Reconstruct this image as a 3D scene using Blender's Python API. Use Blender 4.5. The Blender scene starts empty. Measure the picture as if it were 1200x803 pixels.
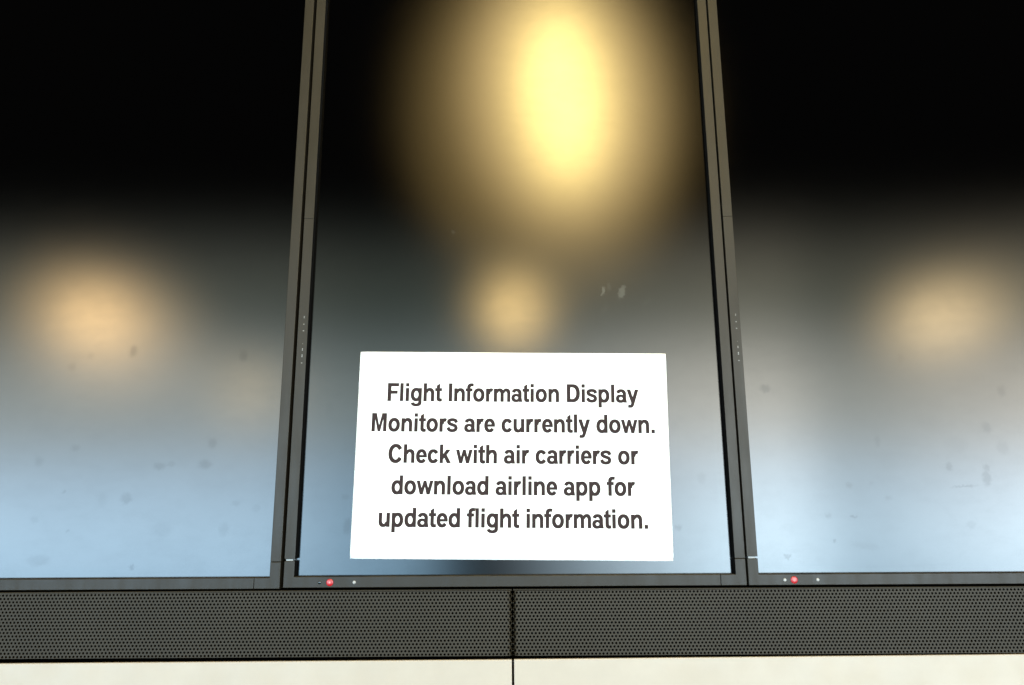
import bpy, bmesh, math, random
from math import radians, sin, cos, pi
from mathutils import Vector, Matrix, Euler

random.seed(7)
scene = bpy.context.scene
col = scene.collection

# ------------------------------------------------------------------ camera
TILT, ROLL = radians(12.425), radians(0.46)
cd = bpy.data.cameras.new("camera")
cd.sensor_width = 36.0
cd.lens = 26.01
cd.clip_start = 0.02
cd.clip_end = 200
cam = bpy.data.objects.new("camera", cd)
col.objects.link(cam)
cam.location = (0, -1.0, 0)
cam.rotation_mode = 'QUATERNION'
base = Euler((pi/2 + TILT, 0, 0), 'XYZ').to_quaternion()
cam.rotation_quaternion = base @ Euler((0, 0, -ROLL), 'XYZ').to_quaternion()
scene.camera = cam

# ------------------------------------------------------------------ world, light, exposure
world = bpy.data.worlds.new("World")
scene.world = world
world.use_nodes = True
bg = world.node_tree.nodes["Background"]
bg.inputs[0].default_value = (1.0, 0.86, 0.68, 1)
bg.inputs[1].default_value = 0.012

def area(name, loc, size, target, radiance, color, roll=0.0, shape='RECTANGLE'):
    """an area lamp; power follows from radiance x area x pi"""
    ld = bpy.data.lights.new(name, 'AREA')
    ld.shape = shape
    ld.size, ld.size_y = size
    ld.energy = radiance * pi * size[0] * size[1]
    ld.color = color
    o = bpy.data.objects.new(name, ld)
    col.objects.link(o)
    o.location = loc
    d = Vector(target) - Vector(loc)
    o.rotation_mode = 'QUATERNION'
    o.rotation_quaternion = d.to_track_quat('-Z', 'Y') @ Euler((0, 0, roll)).to_quaternion()
    return o

WARM = (1.0, 0.68, 0.26)
# ceiling fixtures and added halo lights in the hall behind the photographer
area("ceiling_lamp_near", (0.39, -3.9, 2.90), (0.58, 1.15), (0, 0, 0.3), 22, (1.0, 0.77, 0.24), roll=radians(5), shape='ELLIPSE')
area("lamp_halo_near", (0.38, -4.1, 2.92), (1.50, 2.0), (0, 0, 0.3), 5.6, (1.0, 0.71, 0.30), roll=radians(9), shape='ELLIPSE')  # this and the next two: ellipses added to spread the near lamp's halo
area("lamp_halo_inner", (0.38, -4.0, 2.92), (1.0, 1.6), (0, 0, 0.3), 6.0, (1.0, 0.74, 0.32), roll=radians(9), shape='ELLIPSE')
area("lamp_halo_outer", (0.30, -4.3, 2.84), (2.12, 2.6), (0, 0, 0.3), 2.1, (1.0, 0.68, 0.24), roll=radians(9), shape='ELLIPSE')
area("ceiling_lamp_mid", (0.02, -10.3, 3.0), (0.50, 0.62), (0, 0, 0.2), 60, WARM, shape='ELLIPSE')
area("ceiling_lamp_left", (-6.6, -10.4, 2.95), (0.75, 0.75), (0, 0, 0.2), 34, (1.0, 0.62, 0.24), shape='ELLIPSE')
area("ceiling_glow_left", (-6.4, -10.5, 2.7), (2.4, 2.0), (0, 0, 0.2), 4.5, (1.0, 0.74, 0.42), shape='ELLIPSE')
area("ceiling_lamp_far", (-5.0, -12.9, 2.15), (0.8, 0.9), (0, 0, 0.2), 9, WARM, shape='ELLIPSE')
area("ceiling_lamp_right", (7.3, -11.2, 3.05), (1.3, 0.9), (0, 0, 0.2), 20, (1.0, 0.72, 0.36), shape='ELLIPSE')
# window lamp across the hall; brightness falloff and dark middle painted into its colour
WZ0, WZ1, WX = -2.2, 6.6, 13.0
glass = area("painted_window_lamp", (0, -13, (WZ0+WZ1)/2), (2*WX, WZ1-WZ0), (0, 0, (WZ0+WZ1)/2), 1.0, (1, 1, 1))
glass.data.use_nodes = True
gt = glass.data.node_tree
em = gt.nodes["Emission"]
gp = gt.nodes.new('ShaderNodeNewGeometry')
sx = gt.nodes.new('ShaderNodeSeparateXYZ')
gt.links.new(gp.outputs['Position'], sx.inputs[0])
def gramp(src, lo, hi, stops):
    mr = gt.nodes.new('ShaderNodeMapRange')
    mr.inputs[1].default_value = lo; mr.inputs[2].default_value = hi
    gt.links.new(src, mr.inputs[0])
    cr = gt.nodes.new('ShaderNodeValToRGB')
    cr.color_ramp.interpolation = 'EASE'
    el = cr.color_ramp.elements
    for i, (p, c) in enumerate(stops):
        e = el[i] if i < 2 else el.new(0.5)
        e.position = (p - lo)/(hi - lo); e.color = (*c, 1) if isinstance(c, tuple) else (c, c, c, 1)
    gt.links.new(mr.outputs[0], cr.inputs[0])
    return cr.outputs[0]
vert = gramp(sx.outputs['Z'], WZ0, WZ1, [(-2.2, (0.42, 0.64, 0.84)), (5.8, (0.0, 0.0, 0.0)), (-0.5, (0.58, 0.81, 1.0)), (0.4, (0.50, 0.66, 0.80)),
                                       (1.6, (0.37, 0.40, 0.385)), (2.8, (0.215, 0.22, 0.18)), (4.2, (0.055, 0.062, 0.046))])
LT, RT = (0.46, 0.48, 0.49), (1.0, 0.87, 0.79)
horz = gramp(sx.outputs['X'], -WX, WX, [(-WX, LT), (WX, RT), (-5.0, LT), (-2.6, (0.22, 0.26, 0.28)), (-1.6, (0.19, 0.225, 0.24)), (-1.05, 0.0), (0.95, 0.0),  # painted dark centre stands for a silhouette in front of the window
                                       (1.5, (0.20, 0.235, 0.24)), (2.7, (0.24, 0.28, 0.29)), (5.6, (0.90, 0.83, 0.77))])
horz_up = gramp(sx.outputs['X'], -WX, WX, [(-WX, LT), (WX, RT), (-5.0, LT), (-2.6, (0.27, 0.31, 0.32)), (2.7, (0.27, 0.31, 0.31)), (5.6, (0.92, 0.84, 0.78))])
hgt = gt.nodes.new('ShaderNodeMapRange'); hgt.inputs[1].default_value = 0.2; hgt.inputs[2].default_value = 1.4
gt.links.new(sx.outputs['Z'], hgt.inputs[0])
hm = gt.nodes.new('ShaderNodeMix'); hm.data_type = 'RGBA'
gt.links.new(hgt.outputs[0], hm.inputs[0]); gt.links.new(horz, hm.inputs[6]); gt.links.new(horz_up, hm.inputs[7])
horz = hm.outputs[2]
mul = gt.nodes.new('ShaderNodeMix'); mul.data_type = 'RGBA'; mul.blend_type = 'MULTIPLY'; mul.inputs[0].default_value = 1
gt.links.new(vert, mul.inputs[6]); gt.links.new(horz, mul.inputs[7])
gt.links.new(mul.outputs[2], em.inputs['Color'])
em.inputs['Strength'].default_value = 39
# added overhead fill for the notice and panels, outside the screen reflections
area("overhead_fill", (0.3, -1.0, 3.0), (2.4, 0.8), (0, 0, -0.1), 2.0, (1.0, 0.90, 0.72))

scene.view_settings.view_transform = 'Standard'
scene.view_settings.look = 'None'
scene.view_settings.gamma = 1
scene.view_settings.use_curve_mapping = False
scene.view_settings.exposure = 0

# ------------------------------------------------------------------ helpers
def link(name, me, mat=None, parent=None, smooth=False):
    o = bpy.data.objects.new(name, me)
    col.objects.link(o)
    if mat is not None:
        me.materials.append(mat)
    if parent is not None:
        o.parent = parent
    if smooth:
        for p in me.polygons:
            p.use_smooth = True
    return o

def thing(name, label, cat, loc=(0, 0, 0), group=None, roty=0.0):
    o = bpy.data.objects.new(name, None)
    col.objects.link(o)
    o.location = loc
    o.rotation_euler = (0, roty, 0)
    o['label'] = label
    o['category'] = cat
    if group:
        o['group'] = group
    return o

def prism(bm, poly, y0, y1, bevel=0.0, seg=2):
    """poly in x,z; extruded from y0 (front) to y1 (back); front edges bevelled"""
    f = [bm.verts.new((x, y0, z)) for x, z in poly]
    b = [bm.verts.new((x, y1, z)) for x, z in poly]
    n = len(poly)
    faces = [bm.faces.new(f), bm.faces.new(b[::-1])]
    for i in range(n):
        j = (i + 1) % n
        faces.append(bm.faces.new((f[j], f[i], b[i], b[j])))
    bmesh.ops.recalc_face_normals(bm, faces=faces)
    if bevel:
        es = [e for e in bm.edges if e.verts[0] in f and e.verts[1] in f]
        bmesh.ops.bevel(bm, geom=es, offset=bevel, segments=seg, profile=0.6, affect='EDGES')

def prism_obj(name, poly, y0, y1, mat, parent, bevel=0.0006):
    bm = bmesh.new()
    prism(bm, poly, y0, y1, bevel)
    me = bpy.data.meshes.new(name)
    bm.to_mesh(me); bm.free()
    return link(name, me, mat, parent)

def rect(x0, z0, x1, z1):
    return [(x0, z0), (x1, z0), (x1, z1), (x0, z1)]

# ------------------------------------------------------------------ materials
def mat(name, base, rough, metallic=0.0, spec=0.5):
    m = bpy.data.materials.new(name)
    m.use_nodes = True
    b = m.node_tree.nodes["Principled BSDF"]
    b.inputs['Base Color'].default_value = (*base, 1)
    b.inputs['Roughness'].default_value = rough
    b.inputs['Metallic'].default_value = metallic
    b.inputs['Specular IOR Level'].default_value = spec
    return m, m.node_tree, b

def N(nt, t, **kw):
    n = nt.nodes.new(t)
    for k, v in kw.items():
        setattr(n, k, v)
    return n

def noise(nt, scale, detail=3, rough=0.5, mapscale=(1, 1, 1)):
    tc = N(nt, 'ShaderNodeTexCoord')
    mp = N(nt, 'ShaderNodeMapping')
    mp.inputs['Scale'].default_value = mapscale
    nz = N(nt, 'ShaderNodeTexNoise')
    nz.inputs['Scale'].default_value = scale
    nz.inputs['Detail'].default_value = detail
    nz.inputs['Roughness'].default_value = rough
    nt.links.new(tc.outputs['Object'], mp.inputs['Vector'])
    nt.links.new(mp.outputs[0], nz.inputs['Vector'])
    return nz.outputs['Fac']

def remap(nt, src, a, b, c, d):
    n = N(nt, 'ShaderNodeMapRange')
    n.inputs[1].default_value = a; n.inputs[2].default_value = b
    n.inputs[3].default_value = c; n.inputs[4].default_value = d
    nt.links.new(src, n.inputs[0])
    return n.outputs[0]

def mixcol(nt, fac, c1, c2, out):
    n = N(nt, 'ShaderNodeMix', data_type='RGBA')
    nt.links.new(fac, n.inputs[0])
    n.inputs[6].default_value = (*c1, 1)
    n.inputs[7].default_value = (*c2, 1)
    nt.links.new(n.outputs[2], out)
    return n

def bump(nt, b, src, strength, dist):
    n = N(nt, 'ShaderNodeBump')
    n.inputs['Strength'].default_value = strength
    n.inputs['Distance'].default_value = dist
    nt.links.new(src, n.inputs['Height'])
    nt.links.new(n.outputs[0], b.inputs['Normal'])

# textured dark plastic of the bezels
bezel_m, nt, b = mat("bezel_plastic", (0.02, 0.02, 0.02), 0.4, spec=0.22)
mixcol(nt, noise(nt, 18, 5, 0.6), (0.014, 0.0115, 0.007), (0.022, 0.018, 0.0115), b.inputs['Base Color'])
nt.links.new(remap(nt, noise(nt, 60, 4, 0.6, (1, 1, 0.15)), 0.3, 0.7, 0.34, 0.46), b.inputs['Roughness'])
bump(nt, b, noise(nt, 2600, 2), 0.25, 0.0001)

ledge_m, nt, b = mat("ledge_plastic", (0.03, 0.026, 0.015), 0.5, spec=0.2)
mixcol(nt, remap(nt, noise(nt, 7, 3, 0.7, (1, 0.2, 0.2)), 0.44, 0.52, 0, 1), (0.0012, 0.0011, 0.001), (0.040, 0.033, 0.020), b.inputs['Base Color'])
gasket_m, nt, b = mat("black_gasket", (0.001, 0.001, 0.001), 0.8, spec=0.1)
joint_light_m, nt, b = mat("pale_joint_highlight", (0.20, 0.21, 0.21), 0.4)  # pale colour paints the lit ledge at the bezel joint
case_m, nt, b = mat("black_casing", (0.006, 0.006, 0.006), 0.6)
nt.links.new(remap(nt, noise(nt, 30, 3), 0.3, 0.7, 0.5, 0.7), b.inputs['Roughness'])
mark_m, nt, b = mat("marking_ink", (0.20, 0.20, 0.19), 0.5)
sensor_m, nt, b = mat("sensor_glint", (0.30, 0.30, 0.29), 0.3)  # pale colour paints the light reflected by the sensor dots
hole_m, nt, b = mat("dark_sensor_window", (0.004, 0.008, 0.008), 0.15)

def emis(name, c, s, base):
    m, nt, b = mat(name, base, 0.3)
    b.inputs['Emission Color'].default_value = (*c, 1)
    b.inputs['Emission Strength'].default_value = s
    return m
led_m = emis("red_indicator_glow", (1.0, 0.005, 0.012), 0.62, (0.02, 0.0005, 0.0005))
core_m = emis("red_indicator_core", (1.0, 0.20, 0.16), 1.6, (0.5, 0.1, 0.1))

# matte liquid crystal screen: black with a rough coat, finger marks by position
def screen_material(name, smudges, scuffs):
    m, nt, b = mat(name, (0.0022, 0.0022, 0.0024), 0.3)
    tc = N(nt, 'ShaderNodeTexCoord')
    wob = N(nt, 'ShaderNodeTexNoise')
    wob.inputs['Scale'].default_value = 260
    wob.inputs['Detail'].default_value = 2
    nt.links.new(tc.outputs['Object'], wob.inputs['Vector'])
    sub = N(nt, 'ShaderNodeVectorMath', operation='SUBTRACT')
    sub.inputs[1].default_value = (0.5, 0.5, 0.5)
    nt.links.new(wob.outputs['Color'], sub.inputs[0])
    sc = N(nt, 'ShaderNodeVectorMath', operation='SCALE')
    sc.inputs['Scale'].default_value = 0.009
    nt.links.new(sub.outputs[0], sc.inputs[0])
    ad = N(nt, 'ShaderNodeVectorMath', operation='ADD')
    nt.links.new(tc.outputs['Object'], ad.inputs[0])
    nt.links.new(sc.outputs[0], ad.inputs[1])
    def spots(lst):
        acc = None
        for (x, z, rx, rz, rot, s) in lst:
            mp = N(nt, 'ShaderNodeMapping', vector_type='TEXTURE')
            mp.inputs['Location'].default_value = (x, SY, z)
            mp.inputs['Rotation'].default_value = (0, rot, 0)
            mp.inputs['Scale'].default_value = (rx * 1.5, 0.05, rz * 1.5)
            nt.links.new(ad.outputs[0], mp.inputs['Vector'])
            gr = N(nt, 'ShaderNodeTexGradient', gradient_type='SPHERICAL')
            nt.links.new(mp.outputs[0], gr.inputs['Vector'])
            v = remap(nt, gr.outputs['Fac'], 0.0, 0.5, 0.0, s)
            if acc is None:
                acc = v
            else:
                a = N(nt, 'ShaderNodeMath', operation='MAXIMUM')
                nt.links.new(acc, a.inputs[0]); nt.links.new(v, a.inputs[1])
                acc = a.outputs[0]
        return acc
    smear = remap(nt, noise(nt, 9, 4, 0.6, (1.0, 1, 0.6)), 0.35, 0.75, 0.0, 0.18)
    fine = remap(nt, noise(nt, 55, 5, 0.7, (0.5, 1, 1.0)), 0.45, 0.8, 0.0, 0.22)
    sm2 = N(nt, 'ShaderNodeMath', operation='ADD'); nt.links.new(smear, sm2.inputs[0]); nt.links.new(fine, sm2.inputs[1]); smear = sm2.outputs[0]
    sp = spots(smudges)
    tot = N(nt, 'ShaderNodeMath', operation='ADD')
    nt.links.new(sp, tot.inputs[0]); nt.links.new(smear, tot.inputs[1])
    gl = N(nt, 'ShaderNodeBsdfGlossy', distribution='BECKMANN')
    df = N(nt, 'ShaderNodeBsdfDiffuse')
    df.inputs[0].default_value = (0.0003, 0.0003, 0.00035, 1)
    fr = N(nt, 'ShaderNodeFresnel'); fr.inputs[0].default_value = 1.5
    mx = N(nt, 'ShaderNodeMixShader')
    gv = N(nt, 'ShaderNodeCombineColor')
    v_ = remap(nt, tot.outputs[0], 0, 1, 1.0, 0.76)
    for k in range(3): nt.links.new(v_, gv.inputs[k])
    nt.links.new(gv.outputs[0], gl.inputs[0])
    rr = N(nt, 'ShaderNodeMath', operation='ADD')
    nt.links.new(remap(nt, tot.outputs[0], 0, 1, 0.162, 0.20), rr.inputs[0])
    nt.links.new(remap(nt, noise(nt, 1800, 2), 0.3, 0.7, -0.01, 0.01), rr.inputs[1])
    nt.links.new(rr.outputs[0], gl.inputs[1])
    nt.links.new(fr.outputs[0], mx.inputs[0]); nt.links.new(df.outputs[0], mx.inputs[1]); nt.links.new(gl.outputs[0], mx.inputs[2])
    nt.links.new(mx.outputs[0], nt.nodes['Material Output'].inputs[0])
    if scuffs:
        mixcol(nt, spots(scuffs), (0.0003, 0.0003, 0.00035), (0.042, 0.042, 0.036), df.inputs[0])
    return m

# perforated grille metal
grille_m, nt, b = mat("grille_paint", (0.085, 0.082, 0.070), 0.5, 0.0, spec=0.2)
mixcol(nt, noise(nt, 7, 4, 0.6), (0.019, 0.015, 0.0085), (0.031, 0.026, 0.0165), b.inputs['Base Color'])
bump(nt, b, noise(nt, 1500, 2), 0.2, 0.0001)
felt_m, nt, b = mat("black_felt", (0.0015, 0.0015, 0.0013), 0.95, spec=0.1)

panel_m, nt, b = mat("cream_laminate", (0.6,.57,.5), 0.42)
mixcol(nt, remap(nt, noise(nt, 9, 7, 0.7), 0.3, 0.7, 0, 1), (0.345, 0.304, 0.248), (0.385, 0.340, 0.280), b.inputs['Base Color'])
nt.links.new(remap(nt, noise(nt, 25, 4), 0.3, 0.7, 0.34, 0.5), b.inputs['Roughness'])

paper_m, nt, b = mat("white_paper", (0.88, 0.88, 0.86), 0.7, spec=0.3)
bump(nt, b, noise(nt, 900, 3), 0.12, 0.0001)
ink_m, nt, b = mat("printed_ink", (0.055, 0.040, 0.040), 0.65, spec=0.2)
mixcol(nt, noise(nt, 120, 3), (0.016, 0.008, 0.008), (0.024, 0.013, 0.013), b.inputs['Base Color'])

# ------------------------------------------------------------------ the wall behind
bm = bmesh.new()
prism(bm, rect(-1.6, -0.6, 1.6, 1.3), 0.10, 0.16)
me = bpy.data.meshes.new("wall"); bm.to_mesh(me); bm.free()
w = link("wall", me, felt_m); w['kind'] = 'structure'

# ------------------------------------------------------------------ monitors
HW = 0.2996            # outer half width
BZ = 0.0137            # bezel width
HI = HW - BZ           # half width of the opening
ZB = -0.1023           # lower outer edge
ZT = 0.942
SY = 0.0115             # depth of the glass behind the bezel front
CORNER = 0.0333

def monitor(x, dz, label, scr_mat, colors, roty):
    t = thing("display_monitor", label, "monitor", (x, 0, ZB + dz), "dark monitors hung side by side in a row", roty)
    H = ZT - ZB
    # screen glass, a thin slab
    so = prism_obj("screen", rect(-HI - 0.004, BZ - 0.004, HI + 0.004, H - BZ + 0.004), SY, SY + 0.003, scr_mat, t, 0)
    # rear casing
    prism_obj("rear_casing", rect(-HW + 0.0005, 0.0005, HW - 0.0005, H - 0.0005), 0.0150, 0.09, case_m, t, 0.001)
    g = 0.00035
    # left upright, its foot joint is open; an added pale strip paints its lit ledge
    prism_obj("side_bezel", rect(-HW, CORNER + 0.0026, -HI, 0.5065), 0, 0.0146, bezel_m, t, 0.0003)
    prism_obj("side_bezel", rect(-HW, 0.5068, -HI, H - BZ - g), 0, 0.0146, bezel_m, t, 0.0003)
    prism_obj("side_bezel", rect(HI, CORNER + g, HW, H - BZ - g), 0, 0.0146, bezel_m, t)
    prism_obj("top_bezel", rect(-HW, H - BZ, HW, H), 0, 0.0146, bezel_m, t)
    # bottom rail, turning up at the left
    prism_obj("bottom_bezel", [(-HW, 0), (HW - CORNER - g, 0), (HW - CORNER - g, BZ), (-HI, BZ), (-HI, CORNER), (-HW, CORNER)],
              0, 0.0146, bezel_m, t)
    prism_obj("corner_bezel", [(HW - CORNER, 0), (HW, 0), (HW, CORNER), (HI, CORNER), (HI, BZ), (HW - CORNER, BZ)],
              0, 0.0146, bezel_m, t)
    prism_obj("joint_lit_strip", rect(-HW + 0.0018, CORNER + 0.0002, -HI - 0.0030, CORNER + 0.0024), 0.0014, 0.0135, joint_light_m, t, 0)
    # the walls of the recess are black gasket at the sides, patchy brown and black plastic along the bottom ledge
    for o in t.children:
        if o.name.split('.')[0] in ("side_bezel", "bottom_bezel", "corner_bezel", "top_bezel"):
            o.data.materials.append(gasket_m); o.data.materials.append(ledge_m)
            for p in o.data.polygons:
                c = p.center
                if abs(p.normal.x) > 0.9 and abs(c.x) < HI + 0.001:
                    p.material_index = 1
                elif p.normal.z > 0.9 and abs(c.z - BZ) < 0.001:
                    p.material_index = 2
    # indicator and sensors on the bottom rail
    def disc(name, px, r, m, y=-0.0003, seg=20, dome=0.0006):
        bm = bmesh.new()
        rings = []
        for k in range(4):
            a = k / 4 * pi / 2
            rings.append([bm.verts.new((px + r*cos(a)*cos(u*2*pi/seg), y - dome*sin(a), 0.0065 + r*cos(a)*sin(u*2*pi/seg))) for u in range(seg)])
        back = [bm.verts.new((px + r*cos(u*2*pi/seg), 0.002, 0.0065 + r*sin(u*2*pi/seg))) for u in range(seg)]
        allr = [back] + rings
        for A, B in zip(allr, allr[1:]):
            for u in range(seg):
                bm.faces.new((A[u], A[(u+1) % seg], B[(u+1) % seg], B[u]))
        bm.faces.new(rings[-1]); bm.faces.new(back[::-1])
        bmesh.ops.recalc_face_normals(bm, faces=bm.faces)
        me = bpy.data.meshes.new(name); bm.to_mesh(me); bm.free()
        return link(name, me, m, t, True)
    s1 = disc("sensor", colors[0][0], 0.0021, colors[0][1])
    led = disc("indicator_light", colors[1], 0.0045, led_m)
    core = disc("glow_core", colors[1], 0.0012, core_m, y=-0.0011)
    core.parent = led
    s2 = disc("sensor", colors[2], 0.0021, sensor_m)
    # tiny printed key symbols down the left upright
    bm = bmesh.new()
    xs = -HW + BZ * 0.58
    for (dzz, w_, h_) in [(0.3605, .0011, .0032), (0.3505, .0016, .0016), (0.341, .0017, .0016), (0.3225, .0007, .0010),
                         (0.3145, .0012, .0036), (0.3055, .0014, .0042), (0.2955, .0019, .0013)]:
        n = 2 if h_ > 0.003 else 1
        for q in range(n):
            hz = h_ / n
            zc = dzz + (q - (n-1)/2) * hz
            prism(bm, rect(xs - w_/2, zc - hz*0.36, xs + w_/2, zc + hz*0.36), -0.0001, 0.0004)
    me = bpy.data.meshes.new("key_symbols"); bm.to_mesh(me); bm.free()
    link("key_symbols", me, mark_m, t)
    return t

# pixel of the photograph -> place on the glass, only used to lay out finger marks
_f = 867.0
def on_glass(px, py, yp=0.0115):
    x = (px - 600) / _f; y = -(py - 401.5) / _f
    c, s = cos(ROLL), sin(ROLL)
    X = x*c + y*s; Y = -x*s + y*c
    r = Vector((X, cos(TILT) - Y*sin(TILT), sin(TILT) + Y*cos(TILT)))
    k = (1 + yp) / r[1]
    return r[0]*k, r[2]*k

def marks(lst, cx, cz):
    out = []
    for (px, py, rx, ry, rot, s) in lst:
        X, Z = on_glass(px, py)
        out.append((X - cx, Z - cz, rx*0.00118, ry*0.00118, radians(rot), s))
    return out

L_MARKS = [(156, 412, 4.5, 7, 10, .75), (285, 417, 5, 7, 0, .6), (84, 430, 5, 4, 0, .45), (106, 418, 4, 4, 0, .3), (88, 525, 5, 4, 0, .5),
           (45, 541, 5, 6, 0, .45), (187, 546, 7, 4.5, 0, .6), (199, 544, 6, 2.5, -10, .45), (240, 544, 8, 5, 0, .65),
           (249, 519, 5, 6, 15, .6), (148, 584, 6.5, 6.5, 0, .6), (75, 577, 3, 1.3, -20, .8), (276, 590, 5, 3, 0, .3),
           (40, 609, 5, 4, 0, .3), (154, 665, 3, 3, 0, .7), (79, 622, 2, 2, 0, .7), (45, 657, 12, 6, 0, .35), (190, 620, 12, 8, 0, .25),
           (262, 620, 6, 8, 0, .3), (120, 585, 5, 8, 0, .2), (300, 595, 5, 4, 0, .25)]
C_MARKS = [(407, 617, 5, 9, 5, .6), (795, 618, 4, 3, 0, .6), (404, 583, 5, 3, 0, .4), (822, 560, 5, 7, 0, .25), (385, 480, 4, 8, 0, .2),
           (790, 500, 5, 6, 0, .2)]
R_MARKS = [(896, 456, 6, 5, 0, .6), (1173, 458, 5, 7, 0, .55), (1156, 501, 5, 7, -15, .5), (1028, 517, 3, 8, 0, .45), (995, 569, 4, 3.5, 0, .7),
           (1112, 547, 4, 5, 0, .6), (1156, 548, 4, 4, 0, .6), (1156, 560, 5, 9, 0, .6), (1021, 566, 3, 3, 0, .4), (1041, 584, 4, 3, 0, .4),
           (971, 605, 4, 3, 0, .5), (1000, 606, 5, 1.2, 12, 1.0), (978, 635, 2, 1.6, 0, 1.0), (923, 653, 4, 3, 0, .5), (1055, 420, 4, 6, 0, .3),
           (1130, 570, 16, 1.2, -4, .6), (1138, 615, 5, 5, 0, .3), (1175, 525, 7, 8, 0, .3), (1120, 520, 14, 10, 0, .15), (1015, 640, 18, 4, 8, .25)]
C_SCUFF = [(706, 341, 1.8, 5, 14, .9), (728, 342, 3.4, 7, 18, .8), (713, 336, 2, 4, 0, .25), (758, 353, 6, 1.5, -35, .12), (708, 362, 5, 2, -40, .1),
           (530, 272, 2, 2, 0, .25)]

mons = [
    (-0.6024, 0.0003, "left dark monitor, cut off by the photo's left edge, two blurred warm reflections", L_MARKS, None, (hole_m, sensor_m)),
    (0.00125, 0.0, "middle dark monitor with the white paper notice on its glass and the brightest yellow reflection", C_MARKS, C_SCUFF, (hole_m, sensor_m)),
    (0.6030, -0.0014, "right dark monitor, its lower glass reflecting pale blue, three dots on its rail", R_MARKS, None, (sensor_m, sensor_m)),
]
for (x, dz, lab, mk, scf, sm) in mons:
    cz = ZB + dz
    m = screen_material("matte_screen", marks([(a_, b_, c_*.82, d_*.82, e_, f_*.85) for a_, b_, c_, d_, e_, f_ in mk], x, cz), marks(scf, x, cz) if scf else None)
    if x > 0.3:
        cs = [(0.3500 - x, sm[0]), 0.3621 - x, 0.3926 - x]
    else:
        cs = [(-0.2511 - 0.00125, sm[0]), -0.2379 - 0.00125, -0.2064 - 0.00125]
    monitor(x, dz, lab, m, cs, radians(0.13))

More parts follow.
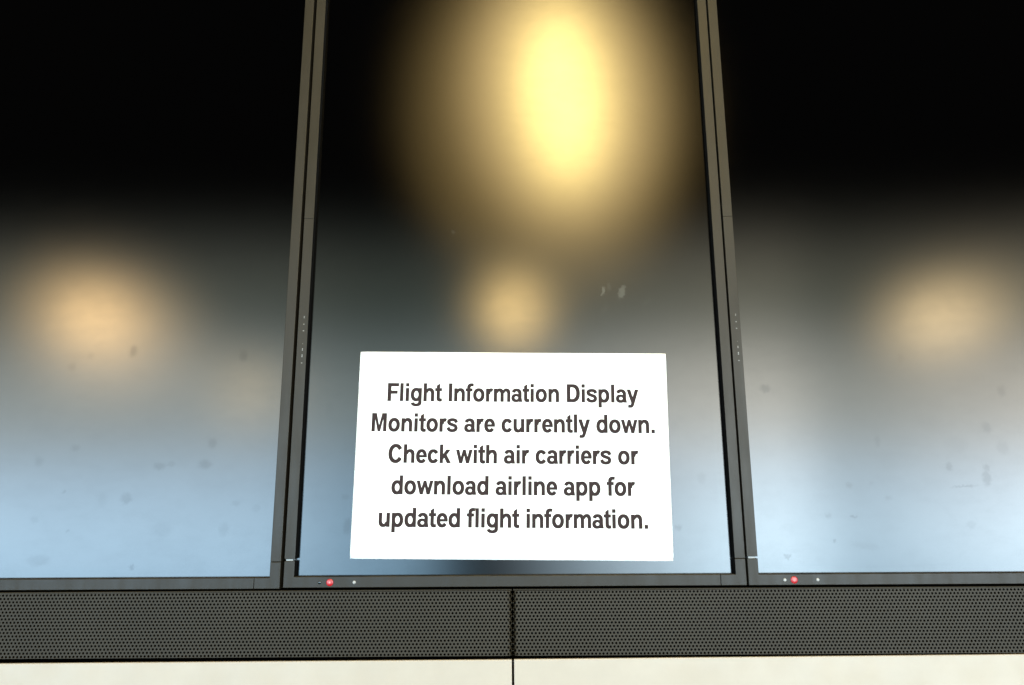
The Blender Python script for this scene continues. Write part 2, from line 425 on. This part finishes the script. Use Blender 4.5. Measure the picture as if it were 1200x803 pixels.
# ------------------------------------------------------------------ perforated grille panels
PX, PZ, HR = 0.00475, 0.00413, 0.00150
def grille(name, x0, x1, edge, label, zt, zb, roty):
    """staggered round holes, each cut through 1.2 mm sheet; the edge by the seam is cut through a column of holes"""
    t = thing(name, label, "grille panel", (edge, 0, zt), "perforated dark grille panels below the monitors", roty)
    V, F = [], []
    TH = 0.0012
    n = 10
    X0, X1 = x0 - edge, x1 - edge
    H = zt - zb
    rows = int((H - 0.0018) / PZ)
    ztop = -0.0016
    def quad(a, b_, c, d, y=0.0):
        i = len(V)
        V.extend([(a, y, b_), (c, y, b_), (c, y, d), (a, y, d)])
        F.append((i, i+1, i+2, i+3))
    def cell(cx, cz, half=0):
        # half: 0 whole cell, 1 only x>=cx, -1 only x<=cx
        l = cx - (PX/2 if half != 1 else 0); r = cx + (PX/2 if half != -1 else 0)
        i = len(V)
        if half == 0:
            ang = [pi/4 + k*2*pi/n for k in range(n)]
            ring = [(cx + HR*cos(a), cz + HR*sin(a)) for a in ang]
            corners = [(r, cz+PZ/2), (l, cz+PZ/2), (l, cz-PZ/2), (r, cz-PZ/2)]
            V.extend([(x, 0, z) for x, z in corners]); V.extend([(x, 0, z) for x, z in ring]); V.extend([(x, TH, z) for x, z in ring])
            prev = 0
            for k in range(n):
                c = int(((k + 0.5) * 4 / n + 0.5)) % 4
                if c != prev:
                    F.append((i+prev, i+4+k, i+c)); prev = c
                F.append((i+4+k, i+4+(k+1) % n, i+c))
                F.append((i+4+k, i+4+n+k, i+4+n+(k+1) % n, i+4+(k+1) % n))
            if prev != 0:
                F.append((i+prev, i+4, i+0))
        else:
            m_ = 6
            s = half
            ring = [(cx + s*HR*cos(-pi/2 + k*pi/m_), cz + HR*sin(-pi/2 + k*pi/m_)) for k in range(m_+1)]
            o = cx + s*PX/2
            V.extend([(cx, 0, cz-PZ/2), (o, 0, cz-PZ/2), (o, 0, cz+PZ/2), (cx, 0, cz+PZ/2)])
            V.extend([(x, 0, z) for x, z in ring]); V.extend([(x, TH, z) for x, z in ring])
            F.append((i, i+1, i+4))
            h = m_//2
            for k in range(h):
                F.append((i+4+k, i+1, i+4+k+1))
            F.append((i+4+h, i+1, i+2))
            for k in range(h, m_):
                F.append((i+4+k, i+2, i+4+k+1))
            F.append((i+4+m_, i+2, i+3))
            for k in range(m_):
                F.append((i+4+k, i+4+k+1, i+4+m_+1+k+1, i+4+m_+1+k))
    ncol = int((X1 - X0) / PX)
    s = 1 if X1 > -X0 else -1        # direction away from the seam
    for rr in range(rows):
        cz = ztop - PZ*(rr + 0.5)
        if rr % 2 == 0:
            cell(0, cz, s)
            for k in range(1, ncol):
                cell(s*PX*k, cz)
            xe = s*PX*(ncol - 0.5)
        else:
            for k in range(ncol):
                cell(s*PX*(k + 0.5), cz)
            xe = s*PX*ncol
    tabs = [(ztop - PZ*(rr + 0.5)) for rr in range(1, rows, 2)]
    zl = ztop - PZ*rows
    a, b_ = sorted((0, s*PX*(ncol - 0.5)))
    quad(a, ztop, b_, -0.0006)                 # strip above the holes
    quad(a, -H, b_, zl)                        # strip below
    # folded flanges, top and bottom
    i = len(V)
    V.extend([(a, 0, -0.0006), (b_, 0, -0.0006), (b_, 0.0006, 0), (a, 0.0006, 0), (b_, 0.005, 0), (a, 0.005, 0)])
    F.append((i, i+1, i+2, i+3)); F.append((i+3, i+2, i+4, i+5))
    i = len(V)
    V.extend([(a, 0, -H), (b_, 0, -H), (b_, 0.02, -H), (a, 0.02, -H)])
    F.append((i, i+3, i+2, i+1))
    # the seam edge rolls backwards
    BW = 0.0030
    V = [(x, y + (0.0060*((BW - abs(x))/BW)**1.6 if abs(x) < BW else 0.0), z) for (x, y, z) in V]
    # bits of the rolled edge between its holes catch the light
    for cz in tabs:
        i = len(V); xa, xb = sorted((-s*0.0004, s*0.0004)); 
        V.extend([(xa, -0.0003, cz-0.0005), (xb, -0.0003, cz-0.0005), (xb, -0.0003, cz+0.0005), (xa, -0.0003, cz+0.0005)])
        F.append((i, i+1, i+2, i+3))
        j = len(V)
        V.extend([(xa, 0.006, cz-0.0005), (xb, 0.006, cz-0.0005), (xb, 0.006, cz+0.0005), (xa, 0.006, cz+0.0005)])
        for q in range(4):
            F.append((i+q, i+(q+1) % 4, j+(q+1) % 4, j+q))
    me = bpy.data.meshes.new("perforated_sheet")
    me.from_pydata(V, [], F)
    me.update()
    bmx = bmesh.new(); bmx.from_mesh(me)
    bmesh.ops.recalc_face_normals(bmx, faces=[f for f in bmx.faces])
    bmx.to_mesh(me); bmx.free()
    link("perforated_sheet", me, grille_m, t)
    prism_obj("felt_backing", rect(a + 0.001, -H + 0.001, b_ - 0.001, -0.001), 0.012, 0.03, felt_m, t, 0)
    return t

SEAM = -0.0020
grille("grille_panel", -0.95, SEAM, SEAM - 0.0009, "left perforated grille panel, under the left monitor and the notice, ending at the centre seam", -0.1058, -0.1862, radians(0.10))
grille("grille_panel", SEAM, 0.95, SEAM + 0.0009, "right perforated grille panel, running from the centre seam to under the right monitor", -0.1058, -0.1862, radians(0.10))

# ------------------------------------------------------------------ cream fascia panels below
def cream(x0, x1, label, zt, roty):
    t = thing("fascia_panel", label, "wall panel", (SEAM, 0, zt), "cream fascia panels under the grilles", roty)
    a, b_ = x0 - SEAM, x1 - SEAM
    prism_obj("panel_face", rect(a, -0.45, b_, 0), -0.003, 0.0005, panel_m, t, 0.0015)
    return t
cream(-0.95, SEAM - 0.0014, "cream fascia panel left of the narrow vertical gap, below the left grille", -0.1896, 0)
cream(SEAM + 0.0012, 0.95, "cream fascia panel right of the narrow vertical gap, below the right grille", -0.1894, radians(-0.10))

# ------------------------------------------------------------------ lettering: bold narrow grotesque drawn as polygons
S = 0.19
class Pen:
    def __init__(s): s.polys = []          # list of quads / convex polygons
    def poly(s, *pts): s.polys.append(list(pts))
    def box(s, x0, y0, x1, y1): s.poly((x0, y0), (x1, y0), (x1, y1), (x0, y1))
    def ring(s, x0, y0, x1, y1, l, r, t, b, a0=0, a1=360, n=36, e=2.08):
        """superelliptic ring inside the box, thickness per side, swept from a0 to a1"""
        cx, cy, rx, ry = (x0+x1)/2, (y0+y1)/2, (x1-x0)/2, (y1-y0)/2
        ix0, ix1, iy0, iy1 = x0+l, x1-r, y0+b, y1-t
        jx, jy, sx, sy = (ix0+ix1)/2, (iy0+iy1)/2, (ix1-ix0)/2, (iy1-iy0)/2
        m = max(3, int(n*abs(a1-a0)/360))
        def pt(cx, cy, rx, ry, a):
            c, q = cos(a), sin(a)
            return (cx + rx*math.copysign(abs(c)**(2/e), c), cy + ry*math.copysign(abs(q)**(2/e), q))
        P = []
        for k in range(m+1):
            a = radians(a0 + (a1-a0)*k/m)
            P.append((pt(cx, cy, rx, ry, a), pt(jx, jy, sx, sy, a)))
        for A, B in zip(P, P[1:]):
            s.poly(A[0], B[0], B[1], A[1])
    def stroke(s, pts, w, n=6):
        """smooth stroke through the points"""
        Q = [pts[0]] + list(pts) + [pts[-1]]
        path = []
        for i in range(1, len(Q)-2):
            for k in range(n):
                t = k/n
                path.append(tuple(0.5*((2*Q[i][d]) + (-Q[i-1][d]+Q[i+1][d])*t + (2*Q[i-1][d]-5*Q[i][d]+4*Q[i+1][d]-Q[i+2][d])*t*t
                                  + (-Q[i-1][d]+3*Q[i][d]-3*Q[i+1][d]+Q[i+2][d])*t**3) for d in (0, 1)))
        path.append(pts[-1])
        L = []
        for i, p in enumerate(path):
            a = path[max(0, i-1)]; b_ = path[min(len(path)-1, i+1)]
            dx, dy = b_[0]-a[0], b_[1]-a[1]
            d = math.hypot(dx, dy) or 1
            nx, ny = -dy/d*w[0]/2, dx/d*w[1]/2
            L.append(((p[0]+nx, p[1]+ny), (p[0]-nx, p[1]-ny)))
        for A, B in zip(L, L[1:]):
            s.poly(A[0], B[0], B[1], A[1])

X = 0.724
T = 0.155
def g_o(p): p.ring(.055, -.016, .80, .74, .195, .195, .16, .16)
def g_c(p): p.ring(.055, -.016, .775, .74, .195, .195, .16, .16, 34, 326)
def g_e(p):
    p.ring(.055, -.016, .745, .74, .195, .185, .155, .155, 0, 322)
    p.box(.19, .30, .745, .418)
    p.poly((.745, .30), (.745, .37), (.56, .37), (.56, .30))
def g_d(p):
    p.ring(.055, -.016, .76, .74, .195, .17, .16, .16); p.box(.585, 0, .775, 1)
def g_p(p):
    p.ring(.095, -.016, .80, .74, .17, .195, .16, .16); p.box(.08, -.285, .27, X)
def g_g(p):
    p.ring(.055, -.006, .76, .74, .195, .17, .16, .155); p.box(.585, -.07, .775, X)
    p.ring(.07, -.295, .775, .14, .18, .19, .1, .14, 192, 360)
def g_a(p):
    p.ring(.045, .20, .70, .74, .18, .19, .145, .1, 0, 158)
    p.poly((.51, .08), (.70, .16), (.70, .48), (.51, .48))
    p.poly((.51, .10), (.55, .0), (.745, .0), (.70, .20))
    p.ring(.035, -.016, .63, .44, .185, .13, .12, .135)
def g_s(p):
    p.stroke([(.655, .515), (.585, .625), (.385, .668), (.195, .625), (.135, .54), (.205, .45), (.385, .385), (.565, .325), (.64, .21), (.57, .105), (.385, .058), (.185, .105), (.105, .225)], (.18, .15))
def g_n(p, x=0.0, h=X):
    p.box(x+.08, 0, x+.27, h); p.box(x+.585, 0, x+.775, .46)
    p.ring(x+.20, .16, x+.775, .74, .12, .19, .16, .1, 0, 165)
def g_h(p): g_n(p, 0, 1.0)
def g_u(p):
    p.box(.585, 0, .775, X); p.box(.08, .26, .27, X)
    p.ring(.08, -.016, .655, .564, .19, .12, .1, .16, 180, 345)
def g_m(p):
    p.box(.075, 0, .262, X); p.box(.53, 0, .717, .48); p.box(.985, 0, 1.172, .48)
    p.ring(.20, .22, .717, .74, .12, .187, .155, .1, 0, 165)
    p.ring(.655, .22, 1.172, .74, .12, .187, .155, .1, 0, 165)
def g_r(p):
    p.box(.08, 0, .27, X)
    p.ring(.18, .12, .66, .74, .15, .15, .17, .1, 62, 175)
def g_i(p): p.box(.10, 0, .29, X); p.box(.10, .825, .29, 1)
def g_l(p): p.box(.10, 0, .29, 1)
def g_I(p): p.box(.095, 0, .30, 1)
def g_t(p):
    p.box(.12, .15, .31, .86); p.poly((.12, .86), (.31, .86), (.31, .98), (.12, .865))
    p.box(.015, .575, .445, X)
    p.ring(.12, -.016, .57, .36, .19, .1, .1, .15, 180, 275)
    p.poly((.35, -.016), (.46, .01), (.445, .155), (.35, .134))
def g_f(p):
    p.box(.11, 0, .30, .80); p.box(.01, .575, .44, X)
    p.ring(.11, .56, .68, 1.016, .19, .2, .155, .1, 82, 180)
    p.poly((.40, 1.016), (.52, 1.0), (.50, .855), (.40, .861))
def g_y(p):
    p.poly((.01, X), (.215, X), (.475, .0), (.30, .0)); p.poly((.565, X), (.765, X), (.475, -.06), (.30, .0))
    p.stroke([(.41, .05), (.37, -.09), (.30, -.19), (.20, -.215), (.085, -.20)], (.17, .145))
def g_w(p):
    c = .5435
    for s_ in (-1, 1):
        q = lambda x: c + s_*(x - c)
        p.poly((q(.01), X), (q(.19), X), (q(.40), 0), (q(.235), 0))
        p.poly((q(.235), 0), (q(.40), 0), (q(.61), X), (q(.475), X))
def g_k(p):
    p.box(.085, 0, .275, 1); p.poly((.27, .425), (.53, X), (.765, X), (.27, .19))
    p.poly((.345, .375), (.475, .505), (.80, 0), (.575, 0))
def g_F(p): p.box(.10, 0, .31, 1); p.box(.25, .83, .83, 1); p.box(.25, .41, .745, .575)
def g_D(p):
    p.box(.10, 0, .31, 1); p.box(.25, .835, .50, 1); p.box(.25, 0, .50, .165)
    p.ring(-.02, 0, .955, 1, .2, .215, .165, .165, -90, 90, e=2.3)
def g_M(p):
    c = .583
    for s_ in (-1, 1):
        q = lambda x: c + s_*(x - c)
        p.box(min(q(.1), q(.29)), 0, max(q(.1), q(.29)), 1)
        p.poly((q(.25), 1), (q(.38), 1), (q(.65), 0), (q(.52), 0))
def g_C(p): p.ring(.065, -.018, 1.0, 1.018, .215, .215, .175, .175, 33, 327, n=44)
def g_dot(p): p.box(.10, 0, .29, .19)
G = dict(o=(g_o, .853), c=(g_c, .777), e=(g_e, .777), d=(g_d, .853), p=(g_p, .853), g=(g_g, .853), a=(g_a, .777), s=(g_s, .777),
         n=(g_n, .853), h=(g_h, .853), u=(g_u, .853), m=(g_m, 1.242), r=(g_r, .544), i=(g_i, .388), l=(g_l, .388), I=(g_I, .388),
         t=(g_t, .465), f=(g_f, .465), y=(g_y, .777), w=(g_w, 1.087), k=(g_k, .777), F=(g_F, .853), D=(g_D, 1.009), M=(g_M, 1.164),
         C=(g_C, 1.009))
G['.'] = (g_dot, .388)

# ------------------------------------------------------------------ the paper notice
PW, PH, PTH = 0.4249, 0.2777, 0.00022
PROT = radians(0.86)
notice = thing("paper_notice", "white paper notice with five lines of bold text, stuck on the middle screen", "notice",
               (-0.0008, SY - 0.0006, 0.0691), None, PROT)
def lift(x, z):
    """the sheet hugs the glass but for soft waves and slightly lifted corners; returns y"""
    u, v = x/(PW/2), z/(PH/2)
    w_ = 0.0004*sin(3.1*u + 1.0)*cos(2.2*v + 0.4) + 0.0003*sin(7*u - 2*v)
    edge = 0.0022*max(0, u*0.9 + v*0.5 - 0.75)**2 + 0.0012*max(0, -v*0.9 - 0.7)**2*(0.6 + 0.4*cos(4*u))
    return -0.0010 - w_ - edge
nx, nz = 48, 32
V, F = [], []
for side in (0, 1):
    for j in range(nz+1):
        for i in range(nx+1):
            x = -PW/2 + PW*i/nx; z = -PH/2 + PH*j/nz
            # corners a touch rounded
            if i in (0, nx) and j in (0, nz):
                x *= 1 - 0.0012; z *= 1 - 0.0018
            V.append((x, lift(x, z) + side*PTH, z))
n1 = (nx+1)*(nz+1)
for j in range(nz):
    for i in range(nx):
        a = j*(nx+1)+i
        F.append((a, a+1, a+nx+2, a+nx+1)); F.append((n1+a, n1+a+nx+1, n1+a+nx+2, n1+a+1))
bd = [i for i in range(nx)] + [j*(nx+1)+nx for j in range(nz)] + [nz*(nx+1)+i for i in range(nx, 0, -1)] + [j*(nx+1) for j in range(nz, 0, -1)]
for k in range(len(bd)):
    a, c = bd[k], bd[(k+1) % len(bd)]
    F.append((a, a+n1, c+n1, c))
me = bpy.data.meshes.new("sheet"); me.from_pydata(V, [], F); me.update()
link("sheet", me, paper_m, notice, True)

LINES = [("Flight Information Display", (-0.1716, 0.1418), (0.1728, 0.1368)),
         ("Monitors are currently down.", (-0.1922, 0.1004), (0.1931, 0.0942)),
         ("Check with air carriers or", (-0.1682, 0.0579), (0.1692, 0.0526)),
         ("download airline app for", (-0.1630, 0.0162), (0.1630, 0.0111)),
         ("updated flight information.", (-0.1788, -0.0260), (0.1779, -0.0306))]
CAP = 0.0246
nx0, nz0 = notice.location.x, notice.location.z
for text, A, B in LINES:
    # natural extent in cap units
    pen_x, items = 0.0, []
    for ch in text:
        if ch == ' ':
            pen_x += .388; continue
        fn, adv = G[ch]
        p = Pen(); fn(p)
        items.append((pen_x, p.polys)); pen_x += adv
    xs = [ox + q[0] for ox, ps in items for poly in ps for q in poly]
    xmin, xmax = min(xs), max(xs)
    length = math.hypot(B[0]-A[0], B[1]-A[1])
    kx = length/(xmax - xmin)
    # start of the line in the sheet's own axes
    c, s_ = cos(PROT), sin(PROT)
    dx, dz = A[0]-nx0, A[1]-nz0
    lx, lz = dx*c - dz*s_, dx*s_ + dz*c
    V, F = [], []
    q = 0
    for ox, ps in items:
        for poly in [[(x + e_[0], y + e_[1]) for x, y in pl] for pl in ps for e_ in ((-.023, -.012), (.023, .012), (-.023, .012), (.023, -.012))]:
            i = len(V)
            q += 1
            for (x, y) in poly:
                X_ = lx + (x + ox - xmin)*kx; Z_ = lz + y*CAP
                V.append((X_, lift(X_, Z_) - 0.00012 - 0.000002*(q % 23), Z_))
            F.append(tuple(range(i, i+len(poly))))
    me = bpy.data.meshes.new("text_line"); me.from_pydata(V, [], F); me.update()
    o = link("text_line", me, ink_m, notice)
    o['label'] = 'printed line reading "%s"' % text
